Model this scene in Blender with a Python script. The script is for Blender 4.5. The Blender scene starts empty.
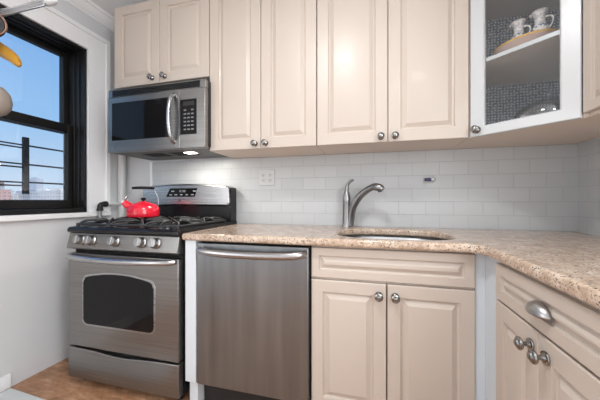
import bpy, bmesh, math, random
from mathutils import Vector, Matrix
random.seed(7)
S = bpy.context.scene
COL = S.collection
PI = math.pi
R = math.radians

# ------------------------------------------------------------------ camera
cd = bpy.data.cameras.new('camera')
cd.sensor_fit = 'HORIZONTAL'; cd.sensor_width = 36.0
cd.lens = 272.74 / 600 * 36.0
cd.shift_x = 0.0; cd.shift_y = 0.2 / 600
cd.clip_start = 0.02; cd.clip_end = 2000
cam = bpy.data.objects.new('camera', cd)
cam.location = (0, -1.86559, 1.08706)
cam.rotation_euler = (R(90), 0, 0.25566)
COL.objects.link(cam); S.camera = cam

# ------------------------------------------------------------------ world, sun, lights, exposure
W = bpy.data.worlds.new('sky'); S.world = W; W.use_nodes = True
nt = W.node_tree; nt.nodes.clear()
o = nt.nodes.new('ShaderNodeOutputWorld'); b = nt.nodes.new('ShaderNodeBackground')
tc = nt.nodes.new('ShaderNodeTexCoord'); sp = nt.nodes.new('ShaderNodeSeparateXYZ')
cr = nt.nodes.new('ShaderNodeValToRGB')
cr.color_ramp.elements[0].position = 0.0; cr.color_ramp.elements[0].color = (0.66, 0.78, 0.93, 1)
cr.color_ramp.elements[1].position = 0.62; cr.color_ramp.elements[1].color = (0.13, 0.34, 0.80, 1)
e = cr.color_ramp.elements.new(0.22); e.color = (0.33, 0.58, 0.93, 1)
nt.links.new(tc.outputs['Generated'], sp.inputs[0]); nt.links.new(sp.outputs['Z'], cr.inputs[0])
nt.links.new(cr.outputs[0], b.inputs[0]); nt.links.new(b.outputs[0], o.inputs[0])
b.inputs[1].default_value = 0.93

def light(name, kind, loc, energy, size=0.1, color=(1, 1, 1), rot=(0, 0, 0), size_y=None, angle=None):
    l = bpy.data.lights.new(name, kind); l.energy = energy; l.color = color
    if kind == 'AREA':
        l.size = size
        if size_y: l.shape = 'RECTANGLE'; l.size_y = size_y
        else: l.shape = 'DISK'
    elif kind == 'SUN': l.angle = R(0.6)
    else: l.shadow_soft_size = size
    ob = bpy.data.objects.new(name, l); ob.location = loc; ob.rotation_euler = rot
    COL.objects.link(ob); return ob

light('sun', 'SUN', (5, -5, 30), 2.6, color=(1, .95, .88), rot=(R(25), R(52), 0))
light('ceiling_lamp_light', 'AREA', (-0.30, -1.46, 2.45), 15, 0.20, color=(.97, .985, 1))
light('overhead_fill_light', 'AREA', (0.45, -2.40, 2.48), 6, 0.35, color=(.97, .985, 1))  # added overhead fill for left wall, ceiling and counter; no known lamp hangs here
light('rear_fill_light', 'AREA', (-0.4, -3.27, 1.10), 7, 3.0, color=(.97, .985, 1), rot=(R(99), 0, 0), size_y=2.0)  # broad fill added behind the camera
light('right_fill_light', 'AREA', (1.085, -2.35, 1.55), 33, 1.5, color=(.96, .98, 1), rot=(0, R(90), 0), size_y=1.3)  # invented source on the right, added to brighten the left wall and casing
light('left_fill_light', 'AREA', (-2.0, -2.55, 1.45), 15, 1.5, color=(.96, .98, 1), rot=(0, R(-90), 0), size_y=1.1)  # extra fill added to lift the right-hand cabinet fronts; no real window there

S.view_settings.view_transform = 'Standard'
S.view_settings.look = 'None'
S.view_settings.exposure = 0.18
S.view_settings.gamma = 1.0
S.view_settings.use_curve_mapping = False

# ------------------------------------------------------------------ materials
def mat(name, color, rough=.5, metal=0.0, spec=.5, trans=0.0, emit=None, estr=1.0, coat=0.0):
    m = bpy.data.materials.new(name); m.use_nodes = True
    p = m.node_tree.nodes['Principled BSDF']
    p.inputs['Base Color'].default_value = (*color, 1)
    p.inputs['Roughness'].default_value = rough; p.inputs['Metallic'].default_value = metal
    p.inputs['Specular IOR Level'].default_value = spec
    p.inputs['Transmission Weight'].default_value = trans
    p.inputs['Coat Weight'].default_value = coat
    if emit: p.inputs['Emission Color'].default_value = (*emit, 1); p.inputs['Emission Strength'].default_value = estr
    return m

class N:
    """tiny node helper"""
    def __init__(s, m): s.m = m; s.t = m.node_tree; s.p = s.t.nodes['Principled BSDF']
    def n(s, k, **kw):
        x = s.t.nodes.new('ShaderNode' + k)
        for a, v in kw.items():
            if a.startswith('i_'):
                x.inputs[a[2:].replace('_', ' ')].default_value = v
            else: setattr(x, a, v)
        return x
    def l(s, a, b): s.t.links.new(a, b)
    def coord(s, scale=(1, 1, 1), rot=(0, 0, 0), loc=(0, 0, 0)):
        c = s.n('TexCoord'); mp = s.n('Mapping')
        mp.inputs['Scale'].default_value = scale; mp.inputs['Rotation'].default_value = rot; mp.inputs['Location'].default_value = loc
        s.l(c.outputs['Object'], mp.inputs[0]); return mp.outputs[0]
    def ramp(s, fac, stops, interp='LINEAR'):
        r = s.n('ValToRGB'); r.color_ramp.interpolation = interp
        el = r.color_ramp.elements
        while len(el) < len(stops): el.new(.5)
        for q, (pos, c) in zip(el, stops): q.position = pos; q.color = (*c, 1)
        s.l(fac, r.inputs[0]); return r.outputs[0]
    def mix(s, fac, a, b, mode='MIX'):
        x = s.n('MixRGB', blend_type=mode)
        for i, v in ((0, fac), (1, a), (2, b)):
            if hasattr(v, 'is_output'): s.l(v, x.inputs[i])
            elif i == 0: x.inputs[0].default_value = v
            else: x.inputs[i].default_value = (*v, 1)
        return x.outputs[0]
    def bump(s, h, strength=.2, dist=.002):
        x = s.n('Bump'); x.inputs['Strength'].default_value = strength; x.inputs['Distance'].default_value = dist
        s.l(h, x.inputs['Height']); s.l(x.outputs[0], s.p.inputs['Normal'])

def noisy(m, color2, scale, detail=3, lo=.4, hi=.65, bump=0.0, stretch=(1, 1, 1)):
    n = N(m); v = n.coord(stretch); t = n.n('TexNoise'); t.inputs['Scale'].default_value = scale; t.inputs['Detail'].default_value = detail
    n.l(v, t.inputs['Vector'])
    c = tuple(n.p.inputs['Base Color'].default_value)[:3]
    n.l(n.ramp(t.outputs['Fac'], [(lo, c), (hi, color2)]), n.p.inputs['Base Color'])
    if bump: n.bump(t.outputs['Fac'], bump)
    return m

M = {}
M['wall'] = noisy(mat('wall_paint', (.70, .715, .73), .6), (.68, .695, .71), 3, bump=.03)
M['trim'] = mat('white_trim_paint', (.90, .91, .92), .35)
M['ceil'] = mat('ceiling_paint', (.86, .87, .885), .8)
M['cream'] = noisy(mat('cream_lacquer', (.555, .482, .418), .36, coat=.1), (.565, .492, .428), 1.2)
M['cream_in'] = mat('cream_melamine', (.74, .64, .56), .5)
M['white'] = mat('white_lacquer', (.60, .62, .63), .3, coat=.2)
M['filler'] = mat('white_filler_board', (.66, .71, .75), .45)
M['undergrey'] = mat('grey_underside', (.10, .10, .10), .5)
M['black'] = mat('black_enamel', (.010, .010, .011), .25, spec=.3)
M['blackm'] = mat('black_matte', (.015, .015, .016), .6)
M['iron'] = noisy(mat('cast_iron', (.018, .018, .019), .42), (.03, .03, .032), 60, bump=.1)
M['dark'] = mat('dark_gap', (.006, .006, .006), .8)
M['blackglass'] = mat('black_glass', (.008, .008, .009), .05, spec=.2)
M['frame'] = noisy(mat('black_window_metal', (.009, .009, .0095), .42, spec=.3), (.014, .013, .012), 8)
M['chrome'] = mat('chrome', (.72, .72, .73), .12, 1.0)
M['pewter'] = mat('pewter_knob', (.30, .295, .285), .24, 1.0)
M['nickel'] = mat('brushed_nickel', (.29, .29, .295), .30, 1.0)
M['knobsteel'] = mat('satin_knob_steel', (.42, .42, .42), .34, 1.0)
M['red'] = mat('red_enamel', (.72, .012, .035), .16, coat=.5)
M['plate'] = mat('white_plastic', (.58, .59, .60), .4)
M['platetile'] = mat('grey_plastic', (.50, .51, .52), .4)
M['glyph'] = mat('pale_lettering', (.28, .30, .31), .5)
M['pipe'] = mat('pipe_paint', (.66, .665, .67), .4)
M['pipegrey'] = mat('galvanised_pipe', (.30, .30, .31), .4, .6)
M['yellow'] = noisy(mat('ochre_wood', (.62, .32, .02), .4), (.42, .19, .01), 9, stretch=(1, 1, .2))
M['taupe'] = mat('taupe_wood', (.33, .28, .24), .6)
M['copper'] = mat('copper_rim', (.45, .27, .2), .3, 1.0)
M['rust'] = noisy(mat('rusty_iron', (.02, .018, .017), .7), (.16, .055, .025), 4, lo=.5, hi=.62)
M['gold'] = mat('gold_band', (.70, .42, .10), .35, .2)
M['blush'] = mat('blush_ceramic', (.56, .42, .38), .35)
M['purple'] = mat('purple_plastic', (.06, .05, .13), .4)
M['lampglass'] = mat('lit_lens', (.9, .9, .85), .4, emit=(1, .93, .8), estr=14)

def steel(name, base, rough, stretch, amp=.12):
    m = mat(name, base, rough, 1.0); n = N(m)
    v = n.coord(stretch); t = n.n('TexNoise'); t.inputs['Scale'].default_value = 1; t.inputs['Detail'].default_value = 4
    n.l(v, t.inputs['Vector'])
    lo = tuple(c * (1 - amp) for c in base); hi = tuple(min(1, c * (1 + amp)) for c in base)
    n.l(n.ramp(t.outputs['Fac'], [(.3, lo), (.7, hi)]), n.p.inputs['Base Color'])
    r = n.n('MapRange'); r.inputs['To Min'].default_value = rough - .06; r.inputs['To Max'].default_value = rough + .08
    n.l(t.outputs['Fac'], r.inputs[0]); n.l(r.outputs[0], n.p.inputs['Roughness'])
    n.bump(t.outputs['Fac'], .04, .001)
    return m
M['steel'] = steel('brushed_steel', (.285, .278, .268), .33, (2, 2, 220))
M['steelv'] = steel('streaky_steel', (.255, .272, .285), .36, (16, 16, .9), .16)
M['steelbright'] = steel('bright_steel', (.46, .46, .465), .27, (2, 2, 200), .06)
M['sink'] = steel('sink_steel', (.30, .30, .305), .3, (40, 4, 4), .06)

# subway tile (object coordinates; object origin lies on a tile corner)
def tile(name, rot):
    m = mat(name, (.60, .615, .625), .36); n = N(m)
    v = n.coord((1, 1, 1), rot)
    t = n.n('TexBrick'); t.offset = .5; t.squash = 1
    t.inputs['Scale'].default_value = 1; t.inputs['Brick Width'].default_value = .1585; t.inputs['Row Height'].default_value = .0825
    t.inputs['Mortar Size'].default_value = .0018; t.inputs['Mortar Smooth'].default_value = .15
    t.inputs['Color1'].default_value = (.515, .53, .54, 1); t.inputs['Color2'].default_value = (.545, .56, .57, 1)
    t.inputs['Mortar'].default_value = (.45, .46, .47, 1)
    n.l(v, t.inputs['Vector']); n.l(t.outputs['Color'], n.p.inputs['Base Color'])
    inv = n.n('Math', operation='SUBTRACT'); inv.inputs[0].default_value = 1; n.l(t.outputs['Fac'], inv.inputs[1])
    n.bump(inv.outputs[0], .6, .0014)
    return m
M['tile'] = tile('glazed_subway_tile', (R(-90), 0, 0))        # (x, z)
M['tile_r'] = tile('glazed_subway_tile_return', (R(-90), 0, R(0)))

# granite
def granite():
    m = mat('speckled_granite', (.6, .45, .36), .22, coat=.25); n = N(m)
    v = n.coord()
    a = n.n('TexNoise'); a.inputs['Scale'].default_value = 24; a.inputs['Detail'].default_value = 6; a.inputs['Roughness'].default_value = .7; n.l(v, a.inputs['Vector'])
    base = n.ramp(a.outputs['Fac'], [(.30, (.36, .25, .18)), (.46, (.52, .39, .29)), (.6, (.66, .53, .42)), (.74, (.76, .66, .56))])
    g = n.n('TexNoise'); g.inputs['Scale'].default_value = 140; g.inputs['Detail'].default_value = 3; g.inputs['Roughness'].default_value = .6; n.l(v, g.inputs['Vector'])
    c1 = n.mix(n.ramp(g.outputs['Fac'], [(.55, (0, 0, 0)), (.63, (1, 1, 1))]), base, (.22, .14, .10))
    h = n.n('TexVoronoi'); h.inputs['Scale'].default_value = 120; n.l(v, h.inputs['Vector'])
    k = n.n('TexNoise'); k.inputs['Scale'].default_value = 12; k.inputs['Detail'].default_value = 2; n.l(v, k.inputs['Vector'])
    spots = n.ramp(h.outputs['Distance'], [(.24, (1, 1, 1)), (.34, (0, 0, 0))])
    gate = n.ramp(k.outputs['Fac'], [(.52, (0, 0, 0)), (.6, (1, 1, 1))])
    c2 = n.mix(n.mix(1, spots, gate, 'MULTIPLY'), c1, (.035, .028, .03))
    w = n.n('TexNoise'); w.inputs['Scale'].default_value = 70; n.l(n.coord(loc=(3, 1, 2)), w.inputs['Vector'])
    c3 = n.mix(n.ramp(w.outputs['Fac'], [(.62, (0, 0, 0)), (.7, (.7, .7, .7))]), c2, (.68, .57, .46))
    n.l(c3, n.p.inputs['Base Color']); return m
M['granite'] = granite()

# finger-block oak parquet
def parquet():
    m = mat('oak_parquet', (.4, .2, .1), .42); n = N(m)
    v = n.coord((1, 1, 1), (0, 0, R(45)))
    ch = n.n('TexChecker'); ch.inputs['Scale'].default_value = 1 / .15; n.l(v, ch.inputs['Vector'])
    v2 = n.coord((1, 1, 1), (0, 0, R(-45)))
    def strips(vec, st):
        t = n.n('TexBrick'); t.offset = 0
        t.inputs['Scale'].default_value = 1; t.inputs['Brick Width'].default_value = .15; t.inputs['Row Height'].default_value = .03
        t.inputs['Mortar Size'].default_value = .0008
        t.inputs['Color1'].default_value = (.48, .24, .125, 1); t.inputs['Color2'].default_value = (.28, .13, .065, 1); t.inputs['Mortar'].default_value = (.09, .04, .02, 1)
        n.l(vec, t.inputs['Vector']); return t.outputs['Color']
    c = n.mix(ch.outputs['Fac'], strips(v, 0), strips(v2, 1))
    q = n.n('TexNoise'); q.inputs['Scale'].default_value = 7; q.inputs['Detail'].default_value = 8; q.inputs['Roughness'].default_value = .7; n.l(n.coord((1, 4, 1), (0, 0, R(45))), q.inputs['Vector'])
    c = n.mix(.55, c, n.ramp(q.outputs['Fac'], [(.3, (.15, .07, .035)), (.5, (.40, .215, .12)), (.68, (.75, .50, .33))]))
    n.l(c, n.p.inputs['Base Color']); return m
M['parquet'] = parquet()

# cabinet lining paper: grey blue with small pale dots
def lining():
    m = mat('dotted_lining', (.2, .22, .26), .7); n = N(m)
    t = n.n('TexVoronoi'); t.inputs['Scale'].default_value = 62; t.inputs['Randomness'].default_value = .35; n.l(n.coord(), t.inputs['Vector'])
    g = n.n('TexNoise'); g.inputs['Scale'].default_value = 30; n.l(n.coord(), g.inputs['Vector'])
    base = n.ramp(g.outputs['Fac'], [(.35, (.28, .31, .375)), (.65, (.43, .46, .52))])
    n.l(n.mix(n.ramp(t.outputs['Distance'], [(.22, (1, 1, 1)), (.36, (0, 0, 0))]), base, (.85, .88, .92)), n.p.inputs['Base Color'])
    return m
M['lining'] = lining()
M['shelfgrey'] = mat('grey_shelf_board', (.80, .775, .75), .5)

def glass(name, tint=(1, 1, 1), rough=0.0, refl=.06):
    m = bpy.data.materials.new(name); m.use_nodes = True; t = m.node_tree; t.nodes.clear()
    o = t.nodes.new('ShaderNodeOutputMaterial'); a = t.nodes.new('ShaderNodeBsdfTransparent'); g = t.nodes.new('ShaderNodeBsdfGlossy'); x = t.nodes.new('ShaderNodeMixShader')
    a.inputs[0].default_value = (*tint, 1); g.inputs['Roughness'].default_value = rough; x.inputs[0].default_value = refl
    t.links.new(a.outputs[0], x.inputs[1]); t.links.new(g.outputs[0], x.inputs[2]); t.links.new(x.outputs[0], o.inputs[0])
    return m
M['pane'] = glass('clear_pane', (.97, .98, .98), 0, .04)

M['cutglass'] = glass('cut_glass', (.74, .76, .79), .08, .22)

def jugmat():
    m = mat('painted_ceramic', (.78, .73, .71), .25); n = N(m)
    c = n.n('TexCoord'); s = n.n('SeparateXYZ'); n.l(c.outputs['Object'], s.inputs[0])
    v = n.n('TexNoise'); v.inputs['Scale'].default_value = 75; v.inputs['Detail'].default_value = 1; n.l(n.coord(), v.inputs['Vector'])
    pat = n.ramp(v.outputs['Fac'], [(.50, (0, 0, 0)), (.55, (1, 1, 1))])
    band = n.ramp(s.outputs['Z'], [(.0, (1, 1, 1)), (.085, (1, 1, 1)), (.095, (.35, .35, .35))])
    n.l(n.mix(n.mix(1, pat, band, 'MULTIPLY'), (.78, .73, .71), (.14, .17, .26)), n.p.inputs['Base Color'])
    return m
M['jug'] = jugmat()

def facade(name, wall, win, bw, rh):
    m = mat(name, wall, .8); n = N(m)
    t = n.n('TexBrick'); t.offset = 0
    t.inputs['Scale'].default_value = 1; t.inputs['Brick Width'].default_value = bw; t.inputs['Row Height'].default_value = rh; t.inputs['Mortar Size'].default_value = min(bw, rh) * .28
    t.inputs['Color1'].default_value = (*win, 1); t.inputs['Color2'].default_value = (*[c * 1.3 for c in win], 1); t.inputs['Mortar'].default_value = (*wall, 1)
    n.l(n.coord((1, 1, 1), (R(-90), 0, 0)), t.inputs['Vector'])
    c = n.n('TexCoord'); sx = n.n('SeparateXYZ'); n.l(c.outputs['Object'], sx.inputs[0])
    cb = n.n('CombineXYZ'); ad = n.n('Math', operation='ADD'); n.l(sx.outputs['X'], ad.inputs[0]); n.l(sx.outputs['Y'], ad.inputs[1])
    n.l(ad.outputs[0], cb.inputs[0]); n.l(sx.outputs['Z'], cb.inputs[1]); n.l(cb.outputs[0], t.inputs['Vector'])
    n.l(t.outputs['Color'], n.p.inputs['Base Color']); return m

# ------------------------------------------------------------------ mesh builder
class MB:
    def __init__(s): s.bm = bmesh.new(); s.X = Matrix.Identity(4)
    def _v(s, c): return s.bm.verts.new(s.X @ Vector(c))
    def box(s, x0, x1, y0, y1, z0, z1):
        v = [s._v((x, y, z)) for x in (x0, x1) for y in (y0, y1) for z in (z0, z1)]
        for f in ((0, 1, 3, 2), (4, 6, 7, 5), (0, 4, 5, 1), (2, 3, 7, 6), (0, 2, 6, 4), (1, 5, 7, 3)):
            s.bm.faces.new([v[i] for i in f])
        return s
    def prism(s, pts, a0, a1, axis='y'):
        """pts: outline in the two other axes (x,z for y; y,z for x; x,y for z)"""
        def P(p, a):
            return {'y': (p[0], a, p[1]), 'x': (a, p[0], p[1]), 'z': (p[0], p[1], a)}[axis]
        A = [s._v(P(p, a0)) for p in pts]; B = [s._v(P(p, a1)) for p in pts]
        n = len(pts)
        s.bm.faces.new(A); s.bm.faces.new(list(reversed(B)))
        for i in range(n): s.bm.faces.new((A[i], A[(i + 1) % n], B[(i + 1) % n], B[i]))
        return s
    def rings(s, rings, cap0=True, cap1=True, closed=True):
        L = [[s._v(p) for p in r] for r in rings]; n = len(L[0])
        for a, b in zip(L, L[1:]):
            for i in range(n if closed else n - 1):
                j = (i + 1) % n
                s.bm.faces.new((a[i], a[j], b[j], b[i]))
        if cap0: s.bm.faces.new(list(reversed(L[0])))
        if cap1: s.bm.faces.new(L[-1])
        return s
    def lathe(s, prof, seg=28, axis='z', c=(0, 0, 0), squash=1.0):
        hollow = prof[0] == prof[-1]
        """prof: (r, h) pairs; h runs along axis"""
        rr = []
        for r, h in prof:
            ring = []
            for k in range(seg):
                a = 2 * PI * k / seg; x, y = max(r, 1e-4) * math.cos(a), max(r, 1e-4) * math.sin(a) * squash
                p = {'z': (x, y, h), 'y': (x, h, y), 'x': (h, x, y)}[axis]
                ring.append((p[0] + c[0], p[1] + c[1], p[2] + c[2]))
            rr.append(ring)
        return s.rings(rr, not hollow, not hollow)
    def cyl(s, r, h0, h1, axis='z', c=(0, 0, 0), seg=24): return s.lathe([(r, h0), (r, h1)], seg, axis, c)
    def tube(s, pts, r, seg=12, smooth=0, squash=1.0):
        pts = [Vector(p) for p in pts]
        rad = list(r) if isinstance(r, (list, tuple)) else [r] * len(pts)
        for _ in range(smooth):
            np_, nr = [pts[0]], [rad[0]]
            for i in range(len(pts) - 1):
                np_ += [pts[i] * .75 + pts[i + 1] * .25, pts[i] * .25 + pts[i + 1] * .75]
                nr += [rad[i] * .75 + rad[i + 1] * .25, rad[i] * .25 + rad[i + 1] * .75]
            pts, rad = np_ + [pts[-1]], nr + [rad[-1]]
        rr = []; up = None
        for i, p in enumerate(pts):
            d = (pts[min(i + 1, len(pts) - 1)] - pts[max(i - 1, 0)]).normalized()
            if up is None: up = Vector((0, 0, 1)) if abs(d.z) < .9 else Vector((0, 1, 0))
            a = d.cross(up).normalized(); up2 = a.cross(d).normalized(); up = up2
            rr.append([tuple(p + a * math.cos(2 * PI * k / seg) * rad[i] + up2 * math.sin(2 * PI * k / seg) * rad[i] * squash) for k in range(seg)])
        return s.rings(rr)
    def panel(s, w, h, ring, t=.02, x0=0, z0=0):
        """a board x0..x0+w, z0..z0+h, back at y=0, front at y=-t, with nested rectangular rings (inset, depth below front)"""
        rr = []
        for ins, y in [(0, 0)] + [(i, -t + d) for i, d in ring]:
            rr.append([(x0 + ins, y, z0 + ins), (x0 + w - ins, y, z0 + ins), (x0 + w - ins, y, z0 + h - ins), (x0 + ins, y, z0 + h - ins)])
        return s.rings(rr)
    def build(s, name, m, parent=None, loc=None, rot=None, bevel=0.0, smooth=True, angle=35, seg=2):
        bmesh.ops.recalc_face_normals(s.bm, faces=s.bm.faces)
        me = bpy.data.meshes.new(name); s.bm.to_mesh(me); s.bm.free()
        me.materials.append(m)
        ob = bpy.data.objects.new(name, me); COL.objects.link(ob)
        if parent: ob.parent = parent
        if loc: ob.location = loc
        if rot: ob.rotation_euler = rot
        if bevel:
            bv = ob.modifiers.new('bevel', 'BEVEL'); bv.width = bevel; bv.segments = seg; bv.limit_method = 'ANGLE'; bv.angle_limit = R(40)
        if smooth:
            for p in me.polygons: p.use_smooth = True
            me.set_sharp_from_angle(angle=R(angle))
        return ob

def tag(o, label=None, cat=None, group=None, kind=None):
    if label: o['label'] = label
    if cat: o['category'] = cat
    if group: o['group'] = group
    if kind: o['kind'] = kind
    return o
def thing(name, label, cat, loc=(0, 0, 0), rz=0, group=None):
    o = bpy.data.objects.new(name, None); o.empty_display_size = .05
    o.location = loc; o.rotation_euler = (0, 0, rz); COL.objects.link(o)
    return tag(o, label, cat, group)
def struct(name, mb, m, bevel=0, **kw): return tag(mb.build(name, m, bevel=bevel, **kw), kind='structure')

# ------------------------------------------------------------------ the setting
XL, XR, ZC, YR = -2.03, 1.11, 2.53, -3.3
struct('floor', MB().box(XL, XR, YR, 0, -.05, 0), M['parquet'])
struct('ceiling', MB().box(XL - .215, XR + .15, YR - .12, .12, ZC, ZC + .06), M['ceil'])
struct('wall_back', MB().box(XL - .215, XR + .15, 0, .12, -.05, ZC), M['wall'])
struct('wall_right', MB().box(XR, XR + .15, YR, 0, -.05, ZC), M['wall'])
struct('wall_rear', MB().box(XL - .215, XR + .15, YR - .12, YR, -.05, ZC), M['wall'])
WY0, WY1, WZ0, WZ1 = -1.26, -.315, 1.0, 2.2                          # window opening
wl = MB()
wl.box(XL - .215, XL, YR, WY0, -.05, ZC); wl.box(XL - .215, XL, WY1, 0, -.05, ZC)
wl.box(XL - .215, XL, WY0, WY1, -.05, WZ0 - .035); wl.box(XL - .215, XL, WY0, WY1, WZ1, ZC)
struct('wall_left', wl, M['wall'])
# crown moulding along the left wall
cm = MB(); cm.prism([(XL, ZC), (XL, 2.452), (XL + .012, 2.452), (XL + .016, 2.462), (XL + .026, 2.468), (XL + .045, 2.488), (XL + .054, 2.508), (XL + .064, 2.512), (XL + .068, ZC)], YR, -.01, 'y')
struct('trim_1', cm, M['trim'], angle=25)
# window casing
cs = MB()
cy0, cy1, cz1 = WY0 - .16, WY1 + .16, WZ1 + .14
for (a0, a1, b0, b1) in ((WY1 - .003, cy1, WZ0, cz1), (cy0, WY0 + .003, WZ0, cz1), (WY0 + .003, WY1 - .003, WZ1 - .003, cz1)):
    cs.box(XL, XL + .018, a0, a1, b0, b1)
for (a0, a1, b0, b1) in ((cy1 - .03, cy1, WZ0, cz1 - .0305), (cy0, cy0 + .03, WZ0, cz1 - .0305), (cy0, cy1, cz1 - .03, cz1)):
    cs.box(XL + .018, XL + .03, a0, a1, b0, b1)
struct('trim_2', cs, M['trim'], bevel=.0012)
struct('trim_3', MB().box(XL - .10, XL + .04, cy0, cy1, WZ0 - .035, WZ0 - .001), M['trim'], bevel=.006)
struct('baseboard_left', MB().box(XL, XL + .014, -1.40, -.758, 0, .088), M['trim'], bevel=.006)
# window: jamb box, double hung sashes
win = MB()
JD = .212
for (a0, a1, b0, b1) in ((WY1 - .018, WY1, WZ0, WZ1), (WY0, WY0 + .018, WZ0, WZ1), (WY0, WY1, WZ1 - .018, WZ1), (WY0, WY1, WZ0, WZ0 + .03)):
    win.box(XL - JD, XL - .002, a0, a1, b0, b1)
for x in (XL - .05, XL - .095):                            # parting tracks on the jambs and head
    win.box(x - .006, x + .006, WY1 - .026, WY1 - .018, WZ0 + .03, WZ1 - .018)
    win.box(x - .006, x + .006, WY0 + .018, WY0 + .026, WZ0 + .03, WZ1 - .018)
    win.box(x - .006, x + .006, WY0 + .018, WY1 - .018, WZ1 - .026, WZ1 - .018)
w1 = struct('window_1', win, M['frame'], bevel=.003)
sy0, sy1 = WY0 + .019, WY1 - .019
def sash(xc, z0, z1, top, bot, st):
    s = MB(); t = .022
    s.box(xc - t, xc + t, sy1 - st, sy1, z0, z1); s.box(xc - t, xc + t, sy0, sy0 + st, z0, z1)
    s.box(xc - t, xc + t, sy0 + st, sy1 - st, z1 - top, z1); s.box(xc - t, xc + t, sy0 + st, sy1 - st, z0, z0 + bot)
    o = s.build('sash', M['frame'], w1, bevel=.004)
    MB().box(xc - .003, xc + .003, sy0 + st - .004, sy1 - st + .004, z0 + bot - .004, z1 - top + .004).build('glass_pane', M['pane'], o)
    return o
sl = sash(XL - .132, WZ0 + .031, 1.640, .06, .058, .036)
su = sash(XL - .180, 1.580, WZ1 - .019, .035, .055, .033)
MB().box(XL - .142, XL - .122, -.80, -.74, 1.637, 1.652).build('sash_lock', M['pewter'], sl, bevel=.003)
# screen edge: a pale metal strip at the lower sash
MB().box(XL - .150, XL - .146, sy1 - .0400, sy1 - .0362, WZ0 + .09, 1.585).build('metal_bead', M['chrome'], sl)

# tile backsplash
def slab(name, x0, x1, y0, y1, z0, z1, m, org):
    mb = MB(); mb.box(x0 - org[0], x1 - org[0], y0 - org[1], y1 - org[1], z0 - org[2], z1 - org[2])
    return tag(mb.build(name, m, loc=org), kind='structure')
slab('wall_back_tile', -1.737, XR, -.009, -.0002, .80, 1.398, M['tile'], (.4885, -.009, .914))
tr = MB(); 
tr.box(-YR * 0 - 1.30, -.0095, -.009, 0, 0, .484)
ob = tr.build('wall_right_tile', M['tile_r'], loc=(XR - .0002, 0, .914), rot=(0, 0, R(90)))
ob.rotation_euler = (0, 0, R(90)); tag(ob, kind='structure')
struct('trim_4', MB().box(-1.764, -1.738, -.010, -.0002, .80, 1.398), M['trim'], bevel=.003)

# ------------------------------------------------------------------ shared little parts
def knob(parent, x, z, y=-.02):
    """stepped round pewter knob on a backplate, standing off the front face at y"""
    k = MB().lathe([(0, y - .001), (.0165, y - .001), (.0175, y - .003), (.0165, y - .006), (.012, y - .0065), (.009, y - .009), (.0065, y - .012), (.006, y - .020), (.010, y - .023),
                    (.0165, y - .025), (.0185, y - .029), (.0175, y - .033), (.0125, y - .036), (.0115, y - .0355), (.0095, y - .039), (.005, y - .041), (0, y - .0415)], 24, 'y', (x, 0, z))
    return k.build('knob', M['pewter'], parent, angle=25)
RAISED = [(0, .003), (.003, 0), (.062, 0), (.0645, .0085), (.070, .0115), (.074, .0112), (.094, .0008), (.096, .0005)]
RAISED_L = [(0, .003), (.003, 0), (.054, 0), (.0565, .0085), (.062, .0115), (.066, .0112), (.086, .0008), (.088, .0005)]
DRAWER = [(0, .003), (.003, 0), (.036, 0), (.038, .0085), (.042, .0110), (.046, .0107), (.062, .0008), (.064, .0005)]
def door(parent, name, x0, x1, z0, z1, y, ring, m=None):
    mb = MB(); mb.panel(x1 - x0, z1 - z0, ring)
    d = mb.build(name, m or M['cream'], parent, loc=(x0, y, z0), angle=12)
    return d

# ------------------------------------------------------------------ wall cabinets
YF = -.315                                                           # carcass front; doors are 20 mm in front
def wall_cabinet(label, x0, x1, z0, z1, split, knobs, knob_z):
    t = thing('wall_cabinet', label, 'cabinet', (x0, 0, z0))
    W_, H_ = x1 - x0, z1 - z0
    MB().box(0.0005, W_ - .0005, YF, -.0095, 0, H_).build('body', M['cream_in'], t, bevel=.001)
    for (a, b, kx) in ((0, split - x0, knobs[0] - x0), (split - x0, W_, knobs[1] - x0)):
        d = door(t, 'door', a + .0018, b - .0018, .0, H_, YF - .0005, RAISED)
        knob(d, kx - a - .0018, knob_z - z0)
    return t
wall_cabinet('short cream wall cabinet with two raised-panel doors above the microwave', -1.756, -.997, 1.875, 2.442, -1.374, (-1.43, -1.33), 1.912)
wall_cabinet('tall cream wall cabinet with two narrow doors next to the microwave', -.995, -.303, 1.3995, 2.442, -.645, (-.68, -.612), 1.4285)
wall_cabinet('tall cream wall cabinet with two wide doors above the sink', -.301, .473, 1.3995, 2.442, .086, (.050, .122), 1.428)

# diagonal corner cabinet with glass door
DA = R(-41.93); DT = (math.cos(DA), math.sin(DA)); DN = (-DT[1], DT[0]); DL = .3966
cc = thing('corner_cabinet', 'diagonal corner wall cabinet with white framed glass door', 'cabinet', (.475, -.335, 1.3995))
def cp(x, y): return (x - .475, y + .335)
oi = .021                                                            # carcass face lies behind the door
fa = cp(.475 + DN[0] * oi, -.335 + DN[1] * oi); fb = cp(.77 + DN[0] * oi, -.60 + DN[1] * oi)
plan = [cp(.4755, -.010), cp(.4755, -.318), fa, fb, cp(.788, -.6045), cp(1.1, -.6045), cp(1.1, -.010)]
inner = [cp(.4925, -.027), cp(.4925, -.318), (fa[0] + .012, fa[1] - .004), (fb[0] - .004, fb[1] + .012), cp(.790, -.588), cp(1.083, -.588), cp(1.083, -.027)]
MB().prism(plan, 0, .018, 'z').build('base_board', M['cream_in'], cc)
MB().prism(plan, 1.022, 1.042, 'z').build('top_board', M['cream_in'], cc)
sd = MB()
sd.box(*sorted((cp(.4755, 0)[0], cp(.4915, 0)[0])), cp(0, -.318)[1], cp(0, -.010)[1], .018, 1.022)
sd.box(cp(.788, 0)[0], cp(1.1, 0)[0], cp(0, -.6045)[1], cp(0, -.5885)[1], .018, 1.022)
sd.build('side_board', M['cream_in'], cc)
bk = MB()
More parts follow.
